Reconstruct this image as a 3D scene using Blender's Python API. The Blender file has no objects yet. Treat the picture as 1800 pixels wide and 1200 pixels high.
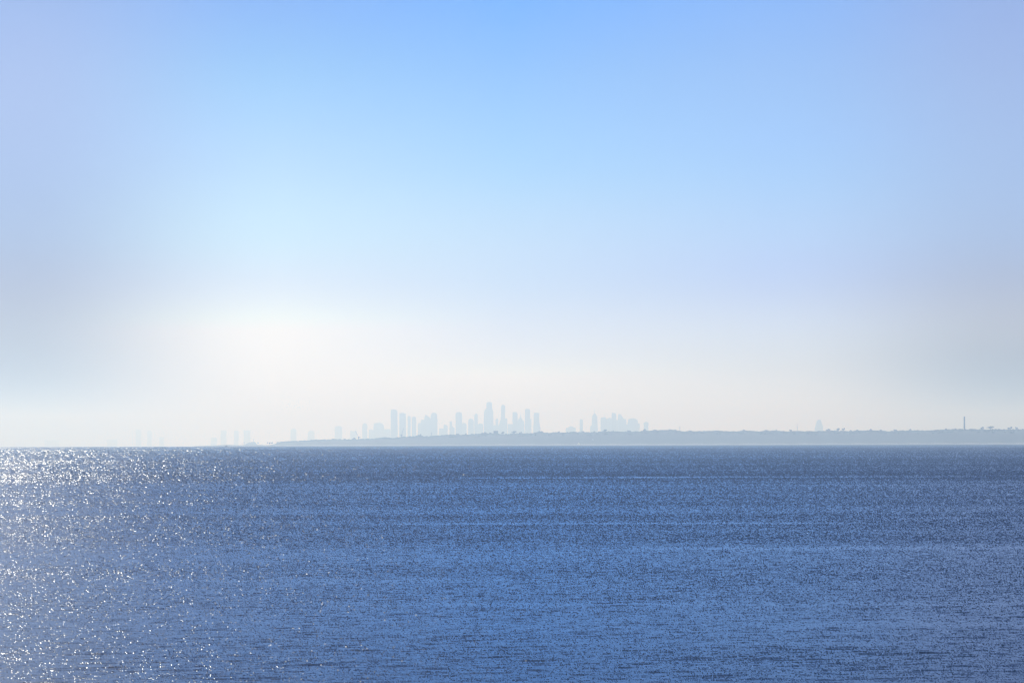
import bpy, bmesh, math, random
import numpy as np
from mathutils import Vector, Matrix

sc = bpy.context.scene
C = sc.collection

# ------------------------------------------------------------------ camera
H = 8.0                       # eye height above the water, metres
R = 6.371e6                    # earth radius: the sea really curves away
F = 7500.0                     # focal length in photo pixels (150 mm on 36 mm)
Y0 = 771.1                     # photo row of the level line of sight
ROLL = 0.0025
cd = bpy.data.cameras.new('camera'); cam = bpy.data.objects.new('camera', cd); C.objects.link(cam)
cd.lens = 150; cd.sensor_width = 36; cd.shift_y = (Y0 - 600) / 1800
cd.clip_start = 1; cd.clip_end = 200000
cam.location = (0, 0, H)
cam.rotation_euler = (math.radians(90), 0, 0)
cam.matrix_world = Matrix.Translation((0, 0, H)) @ Matrix.Rotation(math.radians(90), 4, 'X') @ Matrix.Rotation(-ROLL, 4, 'Z')
sc.camera = cam

# ------------------------------------------------------------------ sun and sky
SUN_AZ = math.radians(-8.4); SUN_EL = math.radians(24)
sv = Vector((math.sin(SUN_AZ)*math.cos(SUN_EL), math.cos(SUN_AZ)*math.cos(SUN_EL), math.sin(SUN_EL)))
sd = bpy.data.lights.new('sun', 'SUN'); sun = bpy.data.objects.new('sun', sd); C.objects.link(sun)
sd.energy = 2.1; sd.angle = math.radians(0.5); sd.color = (0.99, 0.985, 0.92)
sun.rotation_euler = sv.to_track_quat('Z', 'Y').to_euler()
sun.location = (0, 0, 400)

def lin(c):
    return tuple(((v/255)/12.92 if v/255 <= 0.04045 else ((v/255+0.055)/1.055)**2.4) for v in c)

world = bpy.data.worlds.new("World"); sc.world = world; world.use_nodes = True
nt = world.node_tree; nt.nodes.clear()
def wn(t, **k):
    n = nt.nodes.new(t)
    for a, b in k.items(): setattr(n, a, b)
    return n
out = wn('ShaderNodeOutputWorld'); bg = wn('ShaderNodeBackground'); bg.inputs[1].default_value = 0.1
nt.links.new(bg.outputs[0], out.inputs[0])
sky = wn('ShaderNodeTexSky', sky_type='NISHITA', sun_disc=False, sun_elevation=SUN_EL, sun_rotation=SUN_AZ % (2*math.pi))
sky.air_density = 1.0; sky.dust_density = 0.1; sky.ozone_density = 4.0
tc = wn('ShaderNodeTexCoord'); sep = wn('ShaderNodeSeparateXYZ'); nt.links.new(tc.outputs['Generated'], sep.inputs[0])
def wm(op, a, b=None, clamp=False):
    n = wn('ShaderNodeMath', operation=op, use_clamp=clamp)
    for i, v in enumerate((a, b)):
        if v is None: continue
        if isinstance(v, (int, float)): n.inputs[i].default_value = v
        else: nt.links.new(v, n.inputs[i])
    return n.outputs[0]
az = wm('ARCTAN2', sep.outputs[0], sep.outputs[1])
el = wm('ARCSINE', sep.outputs[2])
EL_MAX = 0.13
elf = wm('DIVIDE', el, EL_MAX, True)
# sky colours the photo shows at five bearings (columns) and several heights above the horizon
SKY_Y = [770, 720, 650, 580, 500, 420, 300, 150, 10]
SKY_COLS = {
    30: [(0.233, 0.228, 0.215), (0.217, 0.217, 0.213), (0.226, 0.230, 0.240), (0.313, 0.319, 0.358), (0.287, 0.300, 0.448), (0.280, 0.378, 0.629), (0.299, 0.419, 0.752), (0.330, 0.441, 0.779), (0.262, 0.384, 0.757)],
    500: [(1.912, 1.929, 1.895), (1.752, 1.768, 1.752), (1.500, 1.500, 1.500), (0.970, 1.089, 1.167), (0.638, 0.737, 1.044), (0.550, 0.821, 1.122), (0.423, 0.656, 1.058), (0.247, 0.531, 0.912), (0.166, 0.361, 0.891)],
    900: [(1.743, 1.809, 1.843), (1.524, 1.598, 1.674), (0.825, 0.874, 0.958), (0.701, 0.785, 1.092), (0.493, 0.672, 1.093), (0.498, 0.697, 1.165), (0.309, 0.615, 1.200), (0.220, 0.475, 0.913), (0.112, 0.374, 1.038)],
    1350: [(1.171, 1.210, 1.234), (0.956, 0.995, 1.051), (0.645, 0.698, 0.794), (0.619, 0.729, 0.995), (0.400, 0.521, 0.947), (0.408, 0.602, 1.072), (0.288, 0.550, 1.062), (0.259, 0.466, 0.901), (0.186, 0.402, 0.948)],
    1780: [(0.185, 0.191, 0.195), (0.173, 0.181, 0.191), (0.184, 0.200, 0.226), (0.398, 0.410, 0.472), (0.312, 0.358, 0.578), (0.303, 0.432, 0.759), (0.302, 0.461, 0.834), (0.285, 0.416, 0.786), (0.256, 0.376, 0.766)],
}
SKY_GAIN = 1.0
cols = sorted(SKY_COLS)
prev = None
for i, px in enumerate(cols):
    rp = wn('ShaderNodeValToRGB'); cr = rp.color_ramp; cr.interpolation = 'B_SPLINE'
    pts = []
    for y, c in zip(SKY_Y, SKY_COLS[px]):
        pts.append((max(0, (Y0 - y) / F) / EL_MAX, c))
    top = pts[-1][1]
    pts.append((1.0, tuple(v*k for v, k in zip(top, (0.72, 0.86, 0.95)))))
    while len(cr.elements) < len(pts): cr.elements.new(0.5)
    for e, (p, c) in zip(cr.elements, pts):
        e.position = p; e.color = (*c, 1)
    nt.links.new(elf, rp.inputs[0])
    if prev is None: prev = rp.outputs[0]; continue
    a0 = (cols[i-1]-900)/F; a1 = (px-900)/F
    mr = wn('ShaderNodeMapRange', interpolation_type='SMOOTHSTEP' if i in (1, 4) else 'LINEAR')
    mr.inputs['From Min'].default_value = a0; mr.inputs['From Max'].default_value = a1
    nt.links.new(az, mr.inputs['Value'])
    mx = wn('ShaderNodeMix', data_type='RGBA'); nt.links.new(mr.outputs[0], mx.inputs[0])
    nt.links.new(prev, mx.inputs[6]); nt.links.new(rp.outputs[0], mx.inputs[7]); prev = mx.outputs[2]
sc10 = wn('ShaderNodeVectorMath', operation='SCALE'); sc10.inputs['Scale'].default_value = 10*SKY_GAIN
nt.links.new(prev, sc10.inputs[0])
up = wn('ShaderNodeMapRange', interpolation_type='SMOOTHSTEP'); up.inputs['From Min'].default_value = math.radians(7.4); up.inputs['From Max'].default_value = math.radians(15)
nt.links.new(el, up.inputs['Value'])
fin = wn('ShaderNodeMix', data_type='RGBA'); nt.links.new(up.outputs[0], fin.inputs[0])
tint = wn('ShaderNodeVectorMath', operation='MULTIPLY'); tint.inputs[1].default_value = (.08, .15, .335)
nt.links.new(sky.outputs[0], tint.inputs[0])
nt.links.new(sc10.outputs[0], fin.inputs[6]); nt.links.new(tint.outputs[0], fin.inputs[7])
nt.links.new(fin.outputs[2], bg.inputs[0])

sc.view_settings.view_transform = 'Standard'; sc.view_settings.look = 'None'
sc.view_settings.exposure = 0; sc.view_settings.gamma = 1; sc.view_settings.use_curve_mapping = False
sc.cycles.use_denoising = True
sc.cycles.use_adaptive_sampling = False
sc.cycles.max_bounces = 4; sc.cycles.volume_bounces = 0
sc.cycles.sample_clamp_indirect = 4; sc.cycles.sample_clamp_direct = 3.2
sc.cycles.filter_width = 1.3
sc.cycles.caustics_reflective = False; sc.cycles.caustics_refractive = False

# ------------------------------------------------------------------ helpers
def drop(D): return -D*D/(2*R)
def P(px, py, D):
    """photo pixel -> world point at ground distance D"""
    yy = py + (px-900)*ROLL
    return Vector((D*(px-900)/F, D, H + D*(Y0-yy)/F))
def link(name, me, parent=None):
    o = bpy.data.objects.new(name, me); C.objects.link(o)
    if parent: o.parent = parent
    return o
def mesh(name, verts, faces, mat, smooth=False):
    me = bpy.data.meshes.new(name); me.from_pydata([tuple(v) for v in verts], [], faces)
    me.materials.append(mat)
    if smooth: me.polygons.foreach_set('use_smooth', [True]*len(faces))
    me.update(); return me
def tag(o, label=None, cat=None, group=None, kind=None):
    if label: o['label'] = label
    if cat: o['category'] = cat
    if group: o['group'] = group
    if kind: o['kind'] = kind
    return o
def thing(name, loc, label, cat, group=None):
    o = link(name, None); o.location = loc
    return tag(o, label, cat, group)
def mat(name, col, rough=0.8, noise=0.0, nscale=0.02, col2=None, spec=0.3):
    m = bpy.data.materials.new(name); m.use_nodes = True; t = m.node_tree
    b = t.nodes['Principled BSDF']; b.inputs['Roughness'].default_value = rough
    b.inputs['Base Color'].default_value = (*col, 1); b.inputs['Specular IOR Level'].default_value = spec
    if col2:
        g = t.nodes.new('ShaderNodeNewGeometry'); n = t.nodes.new('ShaderNodeTexNoise'); n.inputs['Scale'].default_value = nscale
        n.inputs['Detail'].default_value = 5
        t.links.new(g.outputs['Position'], n.inputs['Vector'])
        r = t.nodes.new('ShaderNodeMapRange'); r.inputs['From Min'].default_value = .35; r.inputs['From Max'].default_value = .65
        t.links.new(n.outputs[0], r.inputs['Value'])
        x = t.nodes.new('ShaderNodeMix'); x.data_type = 'RGBA'
        x.inputs[6].default_value = (*col, 1); x.inputs[7].default_value = (*col2, 1)
        t.links.new(r.outputs[0], x.inputs[0]); t.links.new(x.outputs[2], b.inputs['Base Color'])
    return m
def facade(name, wall, glass, floor=3.6):
    """curtain wall: floor bands and mullions"""
    m = bpy.data.materials.new(name); m.use_nodes = True; t = m.node_tree; b = t.nodes['Principled BSDF']
    tc = t.nodes.new('ShaderNodeTexCoord'); br = t.nodes.new('ShaderNodeTexBrick')
    br.inputs['Color1'].default_value = (*glass, 1); br.inputs['Color2'].default_value = (*[v*1.3 for v in glass], 1)
    br.inputs['Mortar'].default_value = (*wall, 1); br.offset = 0
    br.inputs['Scale'].default_value = 1; br.inputs['Mortar Size'].default_value = .45
    br.inputs['Brick Width'].default_value = 3.0; br.inputs['Row Height'].default_value = floor
    s = t.nodes.new('ShaderNodeSeparateXYZ'); c = t.nodes.new('ShaderNodeCombineXYZ'); a = t.nodes.new('ShaderNodeMath')
    t.links.new(tc.outputs['Object'], s.inputs[0]); t.links.new(s.outputs[0], a.inputs[0]); t.links.new(s.outputs[1], a.inputs[1])
    t.links.new(a.outputs[0], c.inputs[0]); t.links.new(s.outputs[2], c.inputs[1]); t.links.new(c.outputs[0], br.inputs['Vector'])
    t.links.new(br.outputs[0], b.inputs['Base Color']); b.inputs['Roughness'].default_value = .35
    return m

# ------------------------------------------------------------------ sea
rng = np.random.default_rng(7)
half = math.atan(900/F)
fine = np.linspace(-half*1.12, half*1.12, 1750)
wide = []; a_ = half*1.12; st_ = fine[1]-fine[0]
while a_ < math.radians(48):                    # widen the cells slowly to either side
    st_ = min(st_*1.012, math.radians(.16)); a_ += st_; wide.append(a_)
wide = np.array(wide)
side = np.linspace(wide[-1], 2*math.pi-wide[-1], 160)[1:-1]
th = np.concatenate([-wide[::-1], fine, wide, side]); nth = len(th)
def ang(d): return H/d + d/(2*R)
Dh = math.sqrt(2*H*R)
a = ang(136.0); rows = [136.0]
step = 0.5*1800/1024/F
while True:                                     # rows spaced so that far ones are as fine as the eye resolves
    a -= step
    if a <= ang(Dh)*1.0005: break
    d = (a - math.sqrt(a*a - 2*H/R))*R
    rows.append(min(d, rows[-1]+220))
while rows[-1] < Dh: rows.append(rows[-1]+220)
rows = [4*(136/4)**(i/70) for i in range(70)] + rows + [Dh+500*i for i in range(2, 12)] + [20000+3000*i for i in range(10)] + [56000]
rr = np.array(rows); nr = len(rr)
TH, RR = np.meshgrid(th, rr)
dr = np.gradient(rr)[:, None]
dth = np.where(np.abs(TH) < half*1.13, fine[1]-fine[0], 0.0)
TH = TH + (rng.random(TH.shape)-.5)*dth*.8
RR = RR + (rng.random(RR.shape)-.5)*dr*.8
X = RR*np.sin(TH); Y = RR*np.cos(TH)
SX = np.zeros_like(X); S1 = np.zeros_like(X); S2 = np.zeros_like(X); Z = np.zeros_like(X)
NW = 84
for i in range(NW):
    L = 0.12*(2.8/0.12)**((i+rng.random())/NW)
    spread = 0.42 if L > .8 else (0.7 if L > .35 else 1.1)
    dirn = -math.pi/2 + 0.12 + rng.normal()*spread
    k = 2*math.pi/L; kx, ky = k*math.cos(dirn), k*math.sin(dirn)
    s = 0.135*math.sqrt(2/NW) * (1.2 if .4 < L < 1.6 else .85)
    ph = kx*X + ky*Y + rng.random()*6.283
    c = np.cos(ph)
    SX += s*math.cos(dirn)*c; S1 += s*math.sin(dirn)*c
    S2 += s*math.sin(dirn)*np.sin(ph+1.3)
    if L > .5: Z += s/k*np.sin(ph)
# gusts and slicks: patches of rougher and smoother water
G = np.zeros_like(X)
for i in range(14):
    L = 40*(3000/40)**((i+rng.random())/14); dirn = math.pi/2 + rng.normal()*.25
    k = 2*math.pi/L; G += np.cos(k*math.cos(dirn)*X*.5 + k*math.sin(dirn)*Y + rng.random()*6.28)/math.sqrt(14)
rough = 1 + .13*G
def slick(y0, w, x0, x1, amt, wob, seed):
    global rough
    c = y0 + wob*np.sin(X/ (70+seed*9) + seed) + wob*.5*np.sin(X/(23+seed) + 2*seed)
    m = np.exp(-((Y-c)/w)**2) * np.clip((X-x0)/8, 0, 1)*np.clip((x1-X)/8, 0, 1)
    rough = rough*(1-amt*m)
slick(880, 11, -12, 40, .7, 3, 1); slick(890, 10, 20, 100, .5, 4, 3); slick(403, 4, -18, 36, .5, 2, 2)
slick(430, 4, 32, 80, .3, 2, 4); slick(208, 2.5, -12, 36, .4, 1.3, 5); slick(167, 2, -6, 24, .4, 1, 6); slick(240, 4, -26, 6, .35, 1.5, 7); slick(182, 3, 6, 30, .35, 1.5, 8); slick(310, 5, 4, 60, .35, 2, 9)
rough = rough*(1-.16*np.clip((Y-3900)/120, 0, 1))
rough = rough*np.interp(RR, [140, 250, 450, 900, 4000], [.34, .48, .78, .98, 1.08])
SX *= rough*1.08; S1 *= rough; S2 *= rough
# slope of the water facets one can see: those leaning away hide behind their crests
mixf = np.interp(RR, [140, 350, 900], [1, .78, .68])
SY = (1-mixf)*.135*rough + mixf*np.sqrt(np.maximum(S1, -.03)**2*1.0 + (0.75*S2)**2 + .045**2)
# scattered capillary ripples, steeper than the waves they ride on
cap = rng.random(X.shape) < np.interp(RR, [140, 300, 1500, 6000], [.06, .075, .12, .16])*np.clip(1+.5*G, .3, 2)
SX = np.where(cap, rng.normal(0, .14, X.shape), SX); SY = np.where(cap, np.abs(rng.normal(.19, .07, X.shape)), SY)
del S1, S2
Zc = -(X*X+Y*Y)/(2*R) + Z*np.clip(1.6-RR/1600, 0, 1)*0.42
verts = np.stack([X, Y, Zc], -1).reshape(-1, 3).astype(np.float32)
i0 = (np.arange(nr-1)[:, None]*nth + np.arange(nth)[None, :]); j1 = (np.arange(nth)+1) % nth
i1 = (np.arange(nr-1)[:, None]*nth + j1[None, :])
quads = np.stack([i0, i1, i1+nth, i0+nth], -1).reshape(-1, 4)[:, ::-1]
sea_me = bpy.data.meshes.new('sea')
sea_me.vertices.add(len(verts)); sea_me.vertices.foreach_set('co', verts.ravel())
nq = len(quads); sea_me.loops.add(nq*4); sea_me.loops.foreach_set('vertex_index', quads.ravel().astype(np.int32))
sea_me.polygons.add(nq); sea_me.polygons.foreach_set('loop_start', np.arange(0, nq*4, 4, dtype=np.int32))
sea_me.update(calc_edges=True)
at = sea_me.attributes.new('slope', 'FLOAT_VECTOR', 'POINT')
at.data.foreach_set('vector', np.stack([-SX, -SY, np.ones_like(SX)], -1).reshape(-1, 3).astype(np.float32).ravel())
sea_me.polygons.foreach_set('use_smooth', np.ones(nq, dtype=bool))
m = bpy.data.materials.new('sea_water'); m.use_nodes = True; t = m.node_tree; b = t.nodes['Principled BSDF']
b.inputs['Base Color'].default_value = (0.0005, 0.026, 0.105, 1)
b.inputs['Roughness'].default_value = 0.095; b.inputs['IOR'].default_value = 1.19
an = t.nodes.new('ShaderNodeAttribute'); an.attribute_name = 'slope'
ge = t.nodes.new('ShaderNodeNewGeometry'); nz = t.nodes.new('ShaderNodeTexNoise'); nz.inputs['Scale'].default_value = 5; nz.inputs['Detail'].default_value = 2
t.links.new(ge.outputs['Position'], nz.inputs['Vector'])
sb = t.nodes.new('ShaderNodeVectorMath'); sb.operation = 'SUBTRACT'; sb.inputs[1].default_value = (.5, .5, .5)
ml = t.nodes.new('ShaderNodeVectorMath'); ml.operation = 'MULTIPLY'; ml.inputs[1].default_value = (.03, .03, 0)
ad = t.nodes.new('ShaderNodeVectorMath'); no = t.nodes.new('ShaderNodeVectorMath'); no.operation = 'NORMALIZE'
t.links.new(nz.outputs['Color'], sb.inputs[0]); t.links.new(sb.outputs[0], ml.inputs[0]); t.links.new(ml.outputs[0], ad.inputs[0])
t.links.new(an.outputs['Vector'], ad.inputs[1]); t.links.new(ad.outputs[0], no.inputs[0]); t.links.new(no.outputs[0], b.inputs['Normal'])
sea_me.materials.append(m)
sea = link('sea', sea_me); tag(sea, kind='structure')

# ------------------------------------------------------------------ headland
M_land = mat('scrub', (.035, .05, .03), .95, col2=(.06, .07, .045), nscale=.03)
M_leaf = mat('leaves', (.03, .045, .025), .9, col2=(.055, .07, .035), nscale=.3)
M_bark = mat('bark', (.08, .06, .045), .95)
M_mirage = mat('mirage_pale', (.34, .32, .27), .95, col2=(.26, .24, .2), nscale=.05)  # pale brightness of the mirage band, put into a surface colour
M_white = mat('white_paint', (.8, .8, .78), .5)
M_sail = mat('sailcloth', (.85, .85, .82), .7)
_t = M_sail.node_tree; _tr = _t.nodes.new('ShaderNodeBsdfTranslucent'); _tr.inputs[0].default_value = (.9, .9, .86, 1)
_mx = _t.nodes.new('ShaderNodeMixShader'); _mx.inputs[0].default_value = .92
_t.links.new(_t.nodes['Principled BSDF'].outputs[0], _mx.inputs[1]); _t.links.new(_tr.outputs[0], _mx.inputs[2])
_t.links.new(_mx.outputs[0], _t.nodes['Material Output'].inputs['Surface'])
M_dark = mat('dark_paint', (.03, .035, .05), .5)
M_conc = mat('concrete', (.32, .32, .31), .85, col2=(.26, .26, .25), nscale=.1)
M_steel = mat('steel', (.2, .2, .2), .5)
M_tile = mat('roof_tiles', (.2, .1, .07), .8)
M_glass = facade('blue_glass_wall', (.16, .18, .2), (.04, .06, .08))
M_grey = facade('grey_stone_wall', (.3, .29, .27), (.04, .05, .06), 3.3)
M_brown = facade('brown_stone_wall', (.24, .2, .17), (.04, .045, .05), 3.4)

RIDGE = [(462,780.5),(472,779.3),(480,777.8),(495,775.5),(520,773.8),(540,773.5),(555,771.8),(575,771.8),(583,770.3),(600,771.5),(612,771.5),(630,771),(645,770.5),
(660,770),(666,768.5),(684,768),(690,769.5),(700,768),(706,766.5),(728,766),(736,764),(745,766),(755,766),(768,764.5),(780,764),(796,763),(812,763.5),(822,763),
(832,762),(842,761),(852,760),(857,761),(867,760.5),(880,762),(895,762),(910,761),(920,761),(936,760),(948,758.5),(958,760),(967,760),(980,759),(988,760),
(1005,758.5),(1015,758.5),(1035,759),(1050,758.5),(1058,757.5),(1078,757.5),(1090,758),(1115,757.8),(1125,757),(1140,756),(1160,755),(1190,755),(1198,757),
(1222,757),(1260,756.3),(1288,757.5),(1310,756),(1335,757.5),(1355,756),(1385,757.5),(1400,756.5),(1425,757),(1448,757),(1466,756),(1491,757),(1515,756),
(1540,755.5),(1562,757),(1585,756),(1610,755.5),(1635,756),(1655,754.3),(1680,753.5),(1705,753.5),(1720,753.5),(1752,753.5),(1765,754),(1800,753.5),
(1900,753),(2050,752),(2200,753),(2500,754)]
rxp = [r[0] for r in RIDGE]; ryp = [r[1] for r in RIDGE]
def ridge_y(px): return float(np.interp(px, rxp, ryp))
def coastD(px): return float(np.interp(px, [330, 460, 900, 1800, 2500], [13700, 13300, 11600, 10750, 10500]))
random.seed(3)
# terrain: sea bed edge, bluff, plateau, back slope
prof = [(-140, 'sea'), (0, 0.0), (25, .10), (60, .42), (90, .70), (130, .88), (220, .97), (420, 1.0), (900, .8), (1500, .3), (1900, 'sea')]
pv, pf = [], []
pxs = list(np.arange(462, 2501, 4.0)); npz = len(prof)
for px in pxs:
    D = coastD(px); ry = ridge_y(px) + 2.6
    taper = min(1, (px-455)/60)
    for off, k in prof:
        d = D + off*(.25+.75*taper)
        base = drop(d)
        ztop = H + (D+420)*(Y0-(ry+(px-900)*ROLL))/F
        x = d*(px-900)/F
        if k == 'sea': z = base - 3
        else:
            n = 1.2*math.sin(px*.21+off*.03)*math.sin(off*.02+px*.05) if 0 < k < .95 else 0
            z = base + 1 + (max(ztop-base-1, .5))*k + n*taper
        pv.append((x, d, z))
for i in range(len(pxs)-1):
    for j in range(npz-1):
        a_ = i*npz+j; pf.append((a_, a_+npz, a_+npz+1, a_+1))
tag(link('headland', mesh('headland', pv, pf, M_land, True)), kind='structure')
# added bank with the mirage light in its colour, running on past the point
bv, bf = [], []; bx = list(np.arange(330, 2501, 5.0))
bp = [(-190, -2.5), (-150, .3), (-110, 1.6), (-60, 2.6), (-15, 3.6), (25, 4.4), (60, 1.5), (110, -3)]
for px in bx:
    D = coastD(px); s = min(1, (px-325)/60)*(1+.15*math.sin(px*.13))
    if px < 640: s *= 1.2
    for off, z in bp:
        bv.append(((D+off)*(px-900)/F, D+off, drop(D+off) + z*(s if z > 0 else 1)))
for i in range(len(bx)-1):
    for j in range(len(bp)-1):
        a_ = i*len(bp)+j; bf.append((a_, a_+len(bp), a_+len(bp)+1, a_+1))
tag(link('mirage_bank', mesh('mirage_bank', bv, bf, M_mirage, True)), kind='structure')

def ico(r=1, sub=1, jit=.25, seed=0):
    bm = bmesh.new(); bmesh.ops.create_icosphere(bm, subdivisions=sub, radius=r)
    rd = random.Random(seed)
    for v in bm.verts: v.co *= 1 + rd.uniform(-jit, jit)
    vs = [v.co.copy() for v in bm.verts]; fs = [[v.index for v in f.verts] for f in bm.faces]; bm.free(); return vs, fs
ICOS = [ico(seed=i) for i in range(6)]
def blob(vs, fs, c, sx, sy, sz, k):
    iv, jf = ICOS[k % 6]; b0 = len(vs)
    vs.extend((c[0]+v.x*sx, c[1]+v.y*sy, c[2]+v.z*sz) for v in iv)
    fs.extend([b0+q for q in f] for f in jf)
# woodland along the top of the bluff: one far mass
wv, wf = [], []; px = 486.0
while px < 2480:
    D = coastD(px)
    for row in range(3):
        off = 420 - row*130 + random.uniform(-40, 40)
        s = random.uniform(.7, 1.35); w = 3.2*s; h = 3.0*s
        taper = min(1, (px-470)/50)
        ytop = ridge_y(px) + random.uniform(-.5, .9) + row*1.5
        p = Vector((0, 0, 0)) + P(px + random.uniform(-1.5, 1.5), ytop, D+off)
        blob(wv, wf, (p.x, p.y, p.z-h*taper), w*1.3, w*1.6, h*taper, random.randrange(6))
    px += random.uniform(1.0, 2.0)
tag(link('woodland', mesh('woodland', wv, wf, M_leaf)), 'low dark scrub and woodland covering the top of the long hazy headland', 'woodland', kind='stuff')

# single trees that stand out against the sky
def make_tree(kind):
    rd = random.Random(kind+50)
    tv, tf = [], []
    def limb(p0, p1, r0, r1, n=6):
        d = (p1-p0).normalized(); u = d.orthogonal().normalized(); w = d.cross(u); b0 = len(tv)
        for p, r in ((p0, r0), (p1, r1)):
            for k in range(n):
                a = 2*math.pi*k/n; tv.append(p+(u*math.cos(a)+w*math.sin(a))*r)
        for k in range(n): tf.append([b0+k, b0+(k+1) % n, b0+n+(k+1) % n, b0+n+k])
        tf.append([b0+n+k for k in range(n)])
    limb(Vector((0, 0, 0)), Vector((0, 0, .5)), .045, .03)
    cv, cf = [], []
    for i in range(9):
        a = rd.uniform(0, 6.28); r = rd.uniform(.1, .36); z = rd.uniform(.45, .85)
        e = Vector((math.cos(a)*r, math.sin(a)*r*.8, z)); limb(Vector((0, 0, rd.uniform(.25, .48))), e, .018, .006, 5)
        for q in range(46):
            g = Vector((rd.gauss(0, .075), rd.gauss(0, .075), rd.gauss(0, .055))); c = e+g; s = rd.uniform(.02, .045)
            u = Vector((rd.gauss(0, 1), rd.gauss(0, 1), rd.gauss(0, 1))).normalized(); v = u.orthogonal().normalized()
            b0 = len(cv); cv.extend([c-u*s-v*s, c+u*s-v*s, c+u*s+v*s, c-u*s+v*s]); cf.append([b0, b0+1, b0+2, b0+3])
        iv, jf = ICOS[i % 6]; b0 = len(cv); cv.extend(e+Vector((w.x*.1, w.y*.1, w.z*.07)) for w in iv); cf.extend([[b0+q for q in f] for f in jf])
    top = max(v.z for v in cv); wd = max(v.x for v in cv)-min(v.x for v in cv)
    return mesh('crown', cv, cf, M_leaf), mesh('trunk', tv, tf, M_bark), top, wd
PROTO = [make_tree(i) for i in range(4)]
def tree(px, ytop, wpx, label, hpx=None, base_y=None, dD=0, group='trees standing up from the headland skyline', i=[0]):
    D = coastD(px) + 415 + dD; hpx = hpx or 6
    p = P(px, ytop, D); h = hpx*D/F
    cr, tr, top, wd = PROTO[i[0] % 4]; i[0] += 1
    o = thing('tree', (p.x, p.y, p.z-h), label, 'tree', group)
    sx = wpx*D/F/wd
    o.scale = (sx, sx, h/top)
    link('crown', cr, o); link('trunk', tr, o)
TREES = [
 (606,769.8,5,'small rounded tree low on the ridge left of the leaning crane'), (622,768.6,8,'rounded tree on the ridge just left of the leaning crane foot'),
 (674,767.6,16,'broad flat tree clump on the ridge below the stepped pale towers'), (738,762.3,8,'peaked tree on the ridge below the gap before the slant roofed tower'),
 (805,761.4,7,'low flat tree on the ridge right below the curved top tower'), (819,760.2,4,'tiny dark tuft of a tree alone on the ridge left of the domed tower'),
 (829,761.5,6,'small tree on the ridge below the domed tower'), (851,758.8,9,'rounded tree on the ridge just left of the square ridge house'),
 (862,759.3,5,'small tree touching the left side of the square ridge house'), (884,757.6,7,'round tree standing just right of the square ridge house'),
 (903,756.8,11,'wide domed tree, the largest below the pitched roof tower'), (915,758.0,6,'small round tree right of the wide domed tree'),
 (951,757.0,11,'rounded tree at the right foot of the last tower of the large cluster'), (972,758.4,6,'first low tree right of the large tower cluster'),
 (982,757.2,5,'small pointed tree left of the domed hall'), (996,758.2,6,'low tree in front of the left side of the domed hall'),
 (1025,757.0,7,'low rounded tree at the foot of the lone slim tower'), (1044,757.0,6,'small tree at the foot of the spired tower'),
 (1063,753.8,9,'tall bushy tree on the ridge between the spired tower and the slab towers'), (1077,755.8,6,'small tree below the slant topped slab tower'),
 (1106,755.6,9,'rounded tree below the broad block of the right hand cluster'), (1133,753.2,7,'rounded tree at the left foot of the last small tower'),
 (1150,754.4,11,'flat wide tree just right of the last small tower'), (1175,753.8,14,'long flat topped tree left of the short antenna mast'),
 (1214,755.6,8,'low tree right of the short antenna mast'), (1307,754.3,8,'rounded low tree midway between the short and the tall antenna mast'),
 (1345,755.0,13,'flat wide tree on the bare middle of the ridge'), (1364,754.3,5,'first of two small rounded trees left of the tall antenna mast'),
 (1390,754.2,6,'rounded tree closest to the left of the tall antenna mast'), (1456,753.0,11,'dark broad tree just right of the tiered domed tower'),
 (1473,751.8,8,'umbrella shaped tree with a gap of sky under its crown'), (1483,751.4,7,'domed tree just right of the umbrella shaped tree'),
 (1496,755.2,5,'small tree in the dip right of the domed tree'), (1506,754.2,7,'low spreading tree between the dip and the boxy tree'),
 (1530,753.2,6,'boxy flat topped tree midway along the right half of the ridge'), (1546,754.6,12,'long low tree right of the boxy flat topped tree'),
 (1574,754.0,8,'low domed tree midway between the tiered tower and the chimney'), (1600,753.0,6,'small upright tree standing well left of the chimney'),
 (1662,752.2,6,'round tree, second to the left of the chimney'), (1678,752.2,10,'low spreading tree closest to the left of the chimney'),
 (1709,752.8,8,'low tree closest to the right of the chimney'), (1727,749.3,8,'leaning umbrella shaped tree right of the chimney'),
 (1741,748.3,15,'largest broad domed tree right of the chimney'), (1776,749.4,10,'spreading tree near the right end of the ridge'),
 (1787,749.8,6,'ragged small tree, the last one at the right end of the ridge'),
]
for px, yt, w, lb in TREES: tree(px, yt, w, lb, hpx=7)
tree(470.3, 776.3, 3, 'first thin bushy tree at the tip of the headland point', 4, dD=-400, group='small trees at the headland point')
tree(474, 776.8, 4, 'taller bushy tree just behind the tip of the headland point', 5, dD=-400, group='small trees at the headland point')
tree(478.5, 776.2, 4, 'third bushy tree from the tip of the headland point', 5, dD=-400, group='small trees at the headland point')

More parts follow.
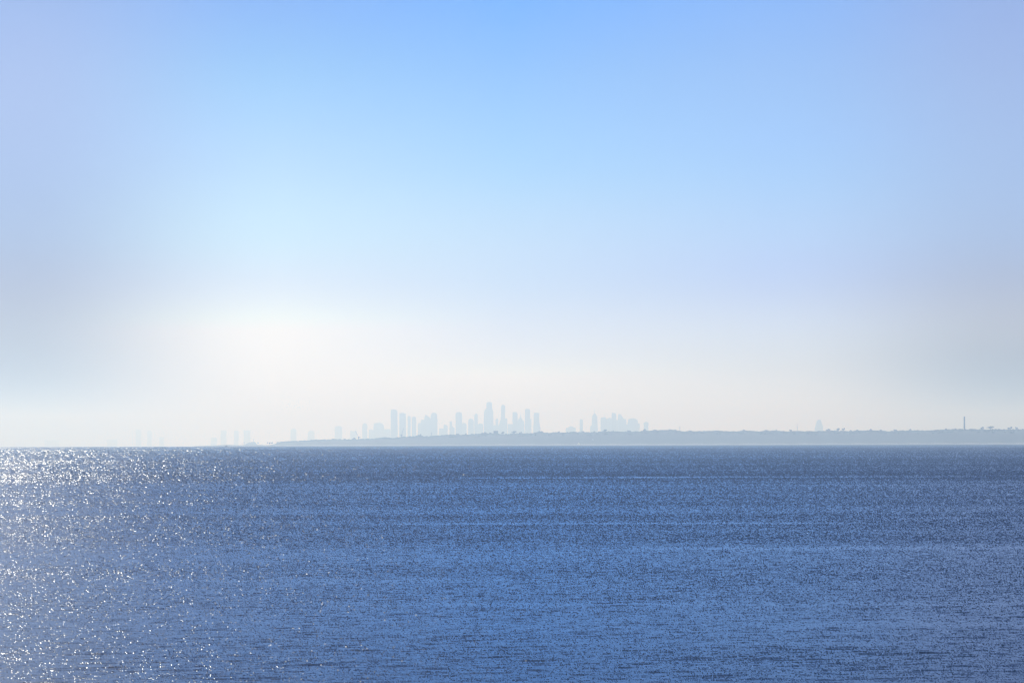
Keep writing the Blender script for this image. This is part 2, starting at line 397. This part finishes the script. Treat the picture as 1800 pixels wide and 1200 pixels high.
# islet with a beacon, off the point
def hill_mesh(name, pts, D, depth, m, ybase):
    vs, fs = [], []
    for px, y in pts:
        t = P(px, y, D+depth/2); b1 = P(px, ybase, D)
        for q, k in ((0, -4), (.12, .35), (.3, .8), (.5, 1), (.7, .8), (.9, .3), (1, -4)):
            d = D+depth*q; g = drop(d); zt = max(t.z-g, .4)
            z = g+zt*k if k >= 0 else g-4
            vs.append((d*(px-900)/F, d, z))
    for i in range(len(pts)-1):
        for j in range(6): a_ = i*7+j; fs.append((a_, a_+7, a_+8, a_+1))
    return mesh(name, vs, fs, m, True)
isl = [(430.5,781),(432.5,779.6),(435,778.2),(438,777.1),(441,776.6),(443.5,776.1),(446,775.9),(448,776.4),(449.5,777.6),(451,779.6),(452,781)]
tag(link('islet', hill_mesh('islet', isl, 18500, 160, M_land, 781)), kind='structure')
tree(453.6, 776.6, 4, 'lone round tree standing just right of the low islet with the beacon', 5, dD=5400, group='small trees at the headland point')

def tube(vs, fs, p0, p1, r0, r1, n=10):
    p0 = Vector(p0); p1 = Vector(p1); d = (p1-p0).normalized(); u = d.orthogonal().normalized(); w = d.cross(u); b0 = len(vs)
    for p, r in ((p0, r0), (p1, r1)):
        for k in range(n): a = 2*math.pi*k/n; vs.append(p+(u*math.cos(a)+w*math.sin(a))*r)
    for k in range(n): fs.append([b0+k, b0+(k+1) % n, b0+n+(k+1) % n, b0+n+k])
    fs.append([b0+k for k in reversed(range(n))]); fs.append([b0+n+k for k in range(n)])
def box(vs, fs, x0, x1, y0, y1, z0, z1):
    b0 = len(vs); vs.extend(Vector(v) for v in ((x0,y0,z0),(x1,y0,z0),(x1,y1,z0),(x0,y1,z0),(x0,y0,z1),(x1,y0,z1),(x1,y1,z1),(x0,y1,z1)))
    for f in ((3,2,1,0),(4,5,6,7),(0,1,5,4),(1,2,6,5),(2,3,7,6),(3,0,4,7)): fs.append([b0+q for q in f])
def part(name, parent, m, fn, smooth=False):
    vs, fs = [], []; fn(vs, fs); return link(name, mesh(name, vs, fs, m, smooth), parent)
def post_thing(name, px, ytop, ybase, D, wpx, label, cat, kind='mast', group=None):
    b = P(px, ybase, D); h = (ybase-ytop)*D/F; w = wpx*D/F/2
    o = thing(name, (b.x, b.y, b.z-4), label, cat, group); h += 4
    if kind == 'beacon':
        part('shaft', o, M_conc, lambda v, f: tube(v, f, (0,0,0), (0,0,h*.86), w, w*.8))
        part('lantern', o, M_dark, lambda v, f: tube(v, f, (0,0,h*.86), (0,0,h), w*1.25, w*.7))
    elif kind == 'chimney':
        part('shaft', o, M_conc, lambda v, f: tube(v, f, (0,0,0), (0,0,h*.97), w*1.15, w*.92, 20), True)
        part('rim', o, M_dark, lambda v, f: tube(v, f, (0,0,h*.97), (0,0,h), w*1.05, w*1.05, 20))
        for k in (.5, .8): part('platform', o, M_steel, lambda v, f: tube(v, f, (0,0,h*k), (0,0,h*k+.5), w*1.35, w*1.35, 20))
    else:
        part('pole', o, M_steel, lambda v, f: tube(v, f, (0,0,0), (0,0,h), w, w*.6))
        for k in (.55, .78): part('crossarm', o, M_steel, lambda v, f: box(v, f, -w*3, w*3, -w*.6, w*.6, h*k, h*k+w))
    return o
post_thing('beacon', 445.3, 771.6, 777, 18580, 1.1, 'upright beacon post on the crest of the low islet', 'beacon', 'beacon')
post_thing('channel_marker', 425.6, 777.2, 783, 15400, .8, 'fainter left post of the pair standing in shallow water left of the islet', 'marker', 'beacon', 'marker posts left of the islet')
post_thing('channel_marker', 429.0, 776.2, 783, 15300, 1.1, 'darker right post of the pair nearest the left end of the islet', 'marker', 'beacon', 'marker posts left of the islet')
post_thing('chimney_stack', 1695.3, 732, 755, coastD(1695)+600, 2.6, 'tall plain chimney stack rising from the right half of the headland', 'chimney', 'chimney')
post_thing('antenna_mast', 1195.2, 747.5, 757, coastD(1195)+500, .8, 'short antenna mast with crossarm in the notch right of the tower clusters', 'mast')
post_thing('antenna_mast', 1401.4, 742.5, 757, coastD(1401)+500, .7, 'tall thin antenna mast left of the tiered domed tower', 'mast')
post_thing('antenna_mast', 1362, 760, 768, coastD(1362)-5, .7, 'short mast standing low on the bluff against the dark land', 'mast')
post_thing('antenna_mast', 758.5, 759.5, 766, coastD(758)+500, .9, 'short pole on the ridge below the round topped tower', 'mast')

# cranes on the ridge
def crane(px, ybase, tipx, tipy, label):
    D = coastD(px)+520; b = P(px, ybase, D); tp = P(tipx, tipy, D)
    o = thing('crane', (b.x, b.y, b.z-6), label, 'crane', 'cranes on the ridge')
    v = tp - Vector((b.x, b.y, b.z-6)); w = .9
    part('tower', o, M_steel, lambda a, f: box(a, f, -1.6, 1.6, -1.6, 1.6, 0, 8.5))
    part('cab', o, M_steel, lambda a, f: box(a, f, -2.6, 2.6, -1.4, 1.4, 8.5, 11.5))
    part('jib', o, M_steel, lambda a, f: tube(a, f, (0, 0, 10), v, w, w*.7, 4))
    s = -1 if v.x > 0 else 1
    part('counterweight', o, M_steel, lambda a, f: box(a, f, min(s*2.7, s*6), max(s*2.7, s*6), -1.2, 1.2, 9.5, 11))
crane(630.5, 770.5, 624.5, 757, 'crane with its jib leaning left, on the low left part of the ridge')
crane(706, 766.5, 709.6, 752, 'crane with its steep jib leaning right, in front of the tall left towers')

# ------------------------------------------------------------------ buildings
def loft(vs, fs, levels, dep, ch=.12):
    """levels: (z, x0, x1); eight-sided section with chamfered corners"""
    wmax = max(l[2]-l[1] for l in levels); n = 8
    for z, x0, x1 in levels:
        w = max(x1-x0, .3); c = (x0+x1)/2; d = dep*(w/wmax)**.6/2; k = min(w, 2*d)*ch; hw = w/2
        for x, y in ((-hw+k,-d),(hw-k,-d),(hw,-d+k),(hw,d-k),(hw-k,d),(-hw+k,d),(-hw,d-k),(-hw,-d+k)): vs.append(Vector((c+x, y, z)))
    for i in range(len(levels)-1):
        for k in range(n): a_ = i*n+k; b_ = i*n+(k+1) % n; fs.append([a_, b_, b_+n, a_+n])
    fs.append(list(reversed(range(n)))); fs.append([(len(levels)-1)*n+k for k in range(n)])
def building(levels, D, label, m=None, name='office_tower', cat='skyscraper', mast=None, group=None, plant=True, podium=True, chim=None, depth=.85):
    """levels in photo pixels: (y, x0, x1) from the top down"""
    x0 = levels[-1][1]; x1 = levels[-1][2]; cx = (x0+x1)/2
    g = drop(D)+3.5; X = D*(cx-900)/F
    o = thing(name, (X, D, g), label, cat, group)
    s = D/F; L = []
    for y, a_, b_ in levels:
        z = H + D*(Y0-(y+(cx-900)*ROLL))/F - g; L.append((z, (a_-cx)*s, (b_-cx)*s))
    L.append((0, L[-1][1], L[-1][2])); L = L[::-1]
    wid = (x1-x0)*s; dep = max(18, min(60, wid*depth)) if cat == 'skyscraper' else wid*depth
    part('tower_body' if name == 'office_tower' else 'walls', o, m or M_glass, lambda v, f: loft(v, f, L, dep))
    zt = L[-1][0]; tw = L[-1][2]-L[-1][1]; tc_ = (L[-1][1]+L[-1][2])/2
    if plant and tw > 16: part('roof_plant', o, M_conc, lambda v, f: box(v, f, tc_-tw*.3, tc_+tw*.3, -dep*.2, dep*.2, zt-.5, zt+3))
    if podium: part('podium', o, M_conc, lambda v, f: loft(v, f, [(0, L[0][1]-5, L[0][2]+5), (14, L[0][1]-5, L[0][2]+5)], dep+12, .05))
    if mast:
        mx, my, mw = mast; z1 = H + D*(Y0-(my+(cx-900)*ROLL))/F - g; xx = (mx-cx)*s
        zb = zt-2
        part('spire', o, M_steel, lambda v, f: tube(v, f, (xx, 0, zb), (xx, 0, z1), mw*s/2, mw*s*.12, 8))
    return o
G1 = 'skyscrapers of the large hazy city cluster'; G2 = 'buildings of the smaller hazy cluster on the right'; G3 = 'faint pale towers on the left'
DC = 26000
def T(levels, label, D=DC, m=None, **k): return building(levels, D, label, m, group=G1, **k)
T([(720,687.2,696.5),(723,687,698.6),(730,687,698.8)], 'tall flat topped tower with clipped right corner, first of the large cluster', DC-200)
T([(726,702.3,711),(727,702,713.6)], 'broad square tower, second tall one from the left of the large cluster', DC-100)
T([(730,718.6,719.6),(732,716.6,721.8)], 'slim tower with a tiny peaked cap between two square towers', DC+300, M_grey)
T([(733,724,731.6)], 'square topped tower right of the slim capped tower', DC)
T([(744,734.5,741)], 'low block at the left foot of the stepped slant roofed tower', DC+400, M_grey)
T([(738,740,747)], 'square shouldered block left of the slant roofed tower', DC-100, M_brown)
T([(728.5,748,749.5),(731,746.8,752),(734,746.2,755.4),(737,746,758.2)], 'tower with a sharp roof slanting down to the right', DC+100)
T([(725,761,765),(726.2,759,767),(729,757.4,768.8),(733,757,769)], 'tower with a rounded dome like top beside the slant roofed tower', DC-300)
T([(753,772,781)], 'low pale block in the gap right of the round topped tower', DC+500, M_grey, plant=False)
T([(746,781,784),(748,780,787)], 'short round shouldered block left of the thin dark tower', DC+200, M_grey)
T([(740,790.4,794.6),(748,790.4,795),(752,790.2,799)], 'thin short tower with a low sloping wing to its right', DC, M_brown)
T([(723.8,804,807.5),(725,802,811),(727,801,812.4),(730,801,812.5)], 'tall tower with a top curving down to the right, alone left of centre', DC-200)
T([(744,812,820)], 'low flat block against the right side of the curved top tower', DC+200, M_grey)
T([(735.8,826,830.5),(738,823.5,832),(740,823,833)], 'low tower with a domed roof left of the narrow square tower', DC)
T([(727.5,835,839.8),(729,833.8,840)], 'narrow square tower rising behind the domed low tower', DC+200)
T([(745,840,849.5)], 'low flat block just left of the tallest tower', DC+300, M_grey)
T([(707,856.3,865),(710,855,865.2),(712,855,865.2),(716,855.4,865.2),(720,852.6,865.4),(720.3,852.4,866.8),(723.5,851,867.2),(745,850.8,867.6)],
  'tallest tower of all, notched and stepped with wide shoulders', DC-400)
T([(747,866,882)], 'low pale block between the tallest tower and the slender tall tower', DC+500, M_grey, plant=False)
T([(736,871.2,876)], 'small thin tower in the gap right of the tallest tower', DC+300, M_brown)
T([(712,881.2,887.6),(714,881,888.8),(717,881,888),(733,880.8,888),(740,879,888),(748,877,888.5)], 'slender second tallest tower with a slightly bulging top and flaring foot', DC-100)
T([(735,887.5,892)], 'shorter block attached to the right of the slender tall tower', DC+100, M_grey)
T([(745,893,901.5)], 'low block between the slender tall tower and the flat capped tower', DC+400, M_grey, plant=False)
T([(724.8,900.8,909.6),(726.5,901,909.8),(748,900.8,910.6)], 'flat capped tower left of the pitched roof tower', DC-100)
T([(733.5,914,916.6),(737,911,918.5),(741,910.4,921),(745,910,922)], 'wide tower with a pitched roof and a short spire', DC+100, mast=(915.3, 727.5, 1.6), plant=False)
T([(719,923,932)], 'tall square tower, second from the right end of the large cluster', DC-200)
T([(736,930,934.2)], 'low block clinging to the right side of the tall square tower', DC+200, M_grey)
T([(726,938,948),(744,938,948.4),(752,937.4,950)], 'last square tower at the right end of the large cluster', DC)
DP = 29500
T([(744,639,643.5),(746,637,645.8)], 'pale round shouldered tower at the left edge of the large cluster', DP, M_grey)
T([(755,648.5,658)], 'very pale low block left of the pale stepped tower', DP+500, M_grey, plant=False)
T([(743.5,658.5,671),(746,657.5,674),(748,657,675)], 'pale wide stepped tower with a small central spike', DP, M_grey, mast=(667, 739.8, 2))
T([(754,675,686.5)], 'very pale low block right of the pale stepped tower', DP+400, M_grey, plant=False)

def U(levels, label, D=DC+500, m=None, **k): return building(levels, D, label, m, group=G2, **k)
U([(748.5,1002,1004.5),(750,999,1007.5),(751.5,995,1011.5),(754,994.4,1012)], 'low wide hall with a shallow domed roof left of the right cluster', cat='hall', name='domed_hall', plant=False, podium=False, m=M_grey)
U([(737,1019.3,1024.4),(740,1019,1024.6)], 'lone slim tower between the domed hall and the spired tower', m=M_brown)
U([(727,1043.6,1046.8),(730,1041.4,1049),(733,1040.6,1050),(746,1040.6,1050.2),(750,1037.5,1050.8)], 'tower with a pointed crown and a tall thin spire', mast=(1045, 718.5, 1.8), plant=False)
U([(733,1058,1063.5),(735,1056,1066),(738,1056,1067)], 'round shouldered tower right of the spired tower', mast=(1062, 724, .8), plant=False)
U([(735,1067,1075.5)], 'plain square block between the round shouldered and the slant topped tower', DC+800)
U([(725,1075.6,1080),(727,1075.3,1083.3),(738,1075.3,1083.4)], 'tall tower with a slightly slanted top, highest block of the right cluster', DC+300)
U([(738,1083,1087)], 'narrow link block between the two tallest slabs of the right cluster', DC+900, M_grey, plant=False)
U([(728,1086.6,1091.5),(731,1086.5,1094),(735,1086.5,1096),(737,1086.5,1101)], 'tower with a top curving down in steps to the right')
U([(735.5,1107,1117),(737,1104.6,1119.6),(740,1104,1121)], 'broad squat block with rounded upper corners')
U([(744,1120,1124.4)], 'low wing attached to the right of the broad squat block', DC+700, M_grey, plant=False)
U([(745,1100,1105)], 'low link block left of the broad squat block', DC+900, M_grey, plant=False)
U([(742,1131.8,1139.8)], 'last small square tower at the right end of the right cluster', DC+500, M_grey)
building([(737,1438.5,1440.5),(738.5,1437,1442.5),(741,1435.8,1443.8),(744.5,1434.5,1445),(748,1434,1446),(752,1432.4,1446.8)], 27000,
         'lone tiered tower with a domed top in the right half of the skyline', M_grey, plant=False)

def V(levels, label, D=36500, m=None, **k): return building(levels, D, label, m or M_grey, group=G3, **k)
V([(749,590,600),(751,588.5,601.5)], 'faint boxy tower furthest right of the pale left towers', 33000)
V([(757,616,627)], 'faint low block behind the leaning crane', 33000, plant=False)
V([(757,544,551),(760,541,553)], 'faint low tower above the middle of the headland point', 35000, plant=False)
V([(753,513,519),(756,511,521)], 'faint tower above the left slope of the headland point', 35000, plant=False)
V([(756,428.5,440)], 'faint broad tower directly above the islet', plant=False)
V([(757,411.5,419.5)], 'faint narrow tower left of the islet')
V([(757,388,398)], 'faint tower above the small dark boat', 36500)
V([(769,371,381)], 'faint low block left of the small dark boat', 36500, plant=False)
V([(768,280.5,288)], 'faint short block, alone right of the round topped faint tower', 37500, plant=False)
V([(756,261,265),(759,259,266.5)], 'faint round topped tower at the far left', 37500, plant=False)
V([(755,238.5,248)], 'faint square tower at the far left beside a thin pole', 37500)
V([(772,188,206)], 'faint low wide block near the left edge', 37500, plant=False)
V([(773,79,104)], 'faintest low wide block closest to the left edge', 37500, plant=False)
o = post_thing('antenna_mast', 233, 756, 783, 37500, 1.2, 'faint thin pole at the far left beside the faint square tower', 'mast'); 

# coastal plain the city stands on, below the horizon
def plain(name, x0, x1, D0, D1):
    vs, fs = [], []; xs = np.linspace(x0, x1, 60); ds = np.linspace(D0, D1, 14)
    for px in xs:
        for j, d in enumerate(ds):
            z = drop(d) + (3.4 if 0 < j < 13 else -3); vs.append((d*(px-900)/F, d, z))
    for i in range(59):
        for j in range(13): a_ = i*14+j; fs.append((a_, a_+14, a_+15, a_+1))
    tag(link(name, mesh(name, vs, fs, M_land, True)), kind='structure')
plain('ground', -600, 2600, 24500, 39500)

# house on the ridge, house on the bluff
def house(px0, px1, ytop, D, label, wallm, roofm, hpx=5, name='house'):
    s = D/F; p = P((px0+px1)/2, ytop, D); w = (px1-px0)*s/2; h = hpx*s; d = w*.8
    o = thing(name, (p.x, p.y, p.z-h), label, 'house')
    part('walls', o, wallm, lambda v, f: box(v, f, -w*.94, w*.94, -d*.94, d*.94, 0, h*.82))
    def roof(v, f):
        b0 = len(v); z = h*.82+.01
        v.extend(Vector(q) for q in ((-w,-d,z),(w,-d,z),(w,d,z),(-w,d,z),(-w*.85,0,h),(w*.85,0,h)))
        for q in ((0,1,5,4),(2,3,4,5),(1,2,5),(3,0,4),(3,2,1,0)): f.append([b0+k for k in q])
    part('roof', o, roofm, roof)
    for k in (-.55, 0, .55): part('window', o, M_dark, lambda v, f: box(v, f, w*k-w*.12, w*k+w*.12, -d*.94-.06, -d*.94+.1, h*.3, h*.6))
house(867.2, 876, 756.6, coastD(870)+430, 'square dark house standing on the ridge below the gap right of the tallest tower', M_brown, M_tile, 6)
house(1040.8, 1043.2, 771.4, coastD(1042)+38, 'tiny white house low on the bluff right of the white sailing boat', M_white, M_white, 2.4)

# boats
def hull(v, f, L, B, Hh, z0=-.4):
    b0 = len(v); st = [(-.5,.75),(-.3,.95),(0,1),(.25,.75),(.42,.35),(.5,.04)]
    for x, w in st:
        for y, z in ((-w*B/2, Hh*(1+.25*max(0, x))), (-w*B*.38, z0*.2), (0, z0), (w*B*.38, z0*.2), (w*B/2, Hh*(1+.25*max(0, x)))): v.append(Vector((x*L, y, z)))
    for i in range(5):
        for j in range(4): a_ = b0+i*5+j; f.append([a_, a_+1, a_+6, a_+5])
        f.append([b0+i*5, b0+i*5+5, b0+i*5+9, b0+i*5+4])
    f.append([b0+j for j in range(5)]); f.append([b0+25+j for j in reversed(range(5))])
D = 9700; p = P(1017, 781, D)
o = thing('sailing_boat', (p.x, D, drop(D)), 'small white sailing boat catching the light in front of the middle of the headland', 'boat')
part('hull', o, M_white, lambda v, f: hull(v, f, 8.2, 2.6, 1.1))
part('mast', o, M_steel, lambda v, f: tube(v, f, (.8, 0, .8), (.8, 0, 8.6), .09, .05, 8))
part('boom', o, M_steel, lambda v, f: tube(v, f, (.7, 0, 2), (-3.4, .2, 2), .07, .05, 8))
def sail(a_, b_, c_):
    def fn(v, f):
        b0 = len(v); n = 6
        for y in (0, .05):
            for i in range(n+1):
                t_ = i/n; q0 = Vector(a_).lerp(Vector(c_), t_); q1 = Vector(b_).lerp(Vector(c_), t_)
                for k in range(4):
                    q = q0.lerp(q1, k/3); v.append(q+Vector((0, y+.35*math.sin(math.pi*k/3)*(1-t_), 0)))
        N = (n+1)*4
        for s_ in (0, 1):
            for i in range(n):
                for k in range(3): a2 = b0+s_*N+i*4+k; f.append([a2, a2+1, a2+5, a2+4])
    return fn
part('mainsail', o, M_sail, sail((.68, 0, 2.1), (-3.3, 0, 2.1), (.72, 0, 8.4)))
part('jib', o, M_sail, sail((3.7, 0, 1.5), (1.0, 0, 1.6), (.92, 0, 7.6)))
D = 7200; p = P(397.8, 787, D)
o = thing('motor_boat', (p.x, D, drop(D)), 'small dark motor boat just under the horizon among the glitter on the left', 'boat')
part('hull', o, M_dark, lambda v, f: hull(v, f, 5.6, 2.1, .95))
part('cabin', o, M_dark, lambda v, f: loft(v, f, [(.9, -1.3, 1.1), (1.5, -1.2, .8), (2.1, -1.1, .45)], 1.5))
part('outboard_motor', o, M_dark, lambda v, f: box(v, f, -3.15, -2.75, -.2, .2, .1, 1.3))

# ------------------------------------------------------------------ haze
hz = bpy.data.materials.new('haze'); hz.use_nodes = True; t = hz.node_tree; t.nodes.clear()
ho = t.nodes.new('ShaderNodeOutputMaterial'); pvn = t.nodes.new('ShaderNodeVolumePrincipled')
pvn.inputs['Color'].default_value = (0.48, 0.68, 1.0, 1)
pvn.inputs['Absorption Color'].default_value = (1, 1, 1, 1)
pvn.inputs['Density'].default_value = 1.3e-4
pvn.inputs['Anisotropy'].default_value = 0.65
t.links.new(pvn.outputs[0], ho.inputs['Volume'])
vs, fs = [], []
zlow = drop(58000)-40
box(vs, fs, -60000, 60000, -60000, 40500, zlow*2.2, 240)
tag(link('haze', mesh('haze', vs, fs, hz)), 'pale even sea haze filling the air from the eye to the far city', 'haze', kind='stuff')
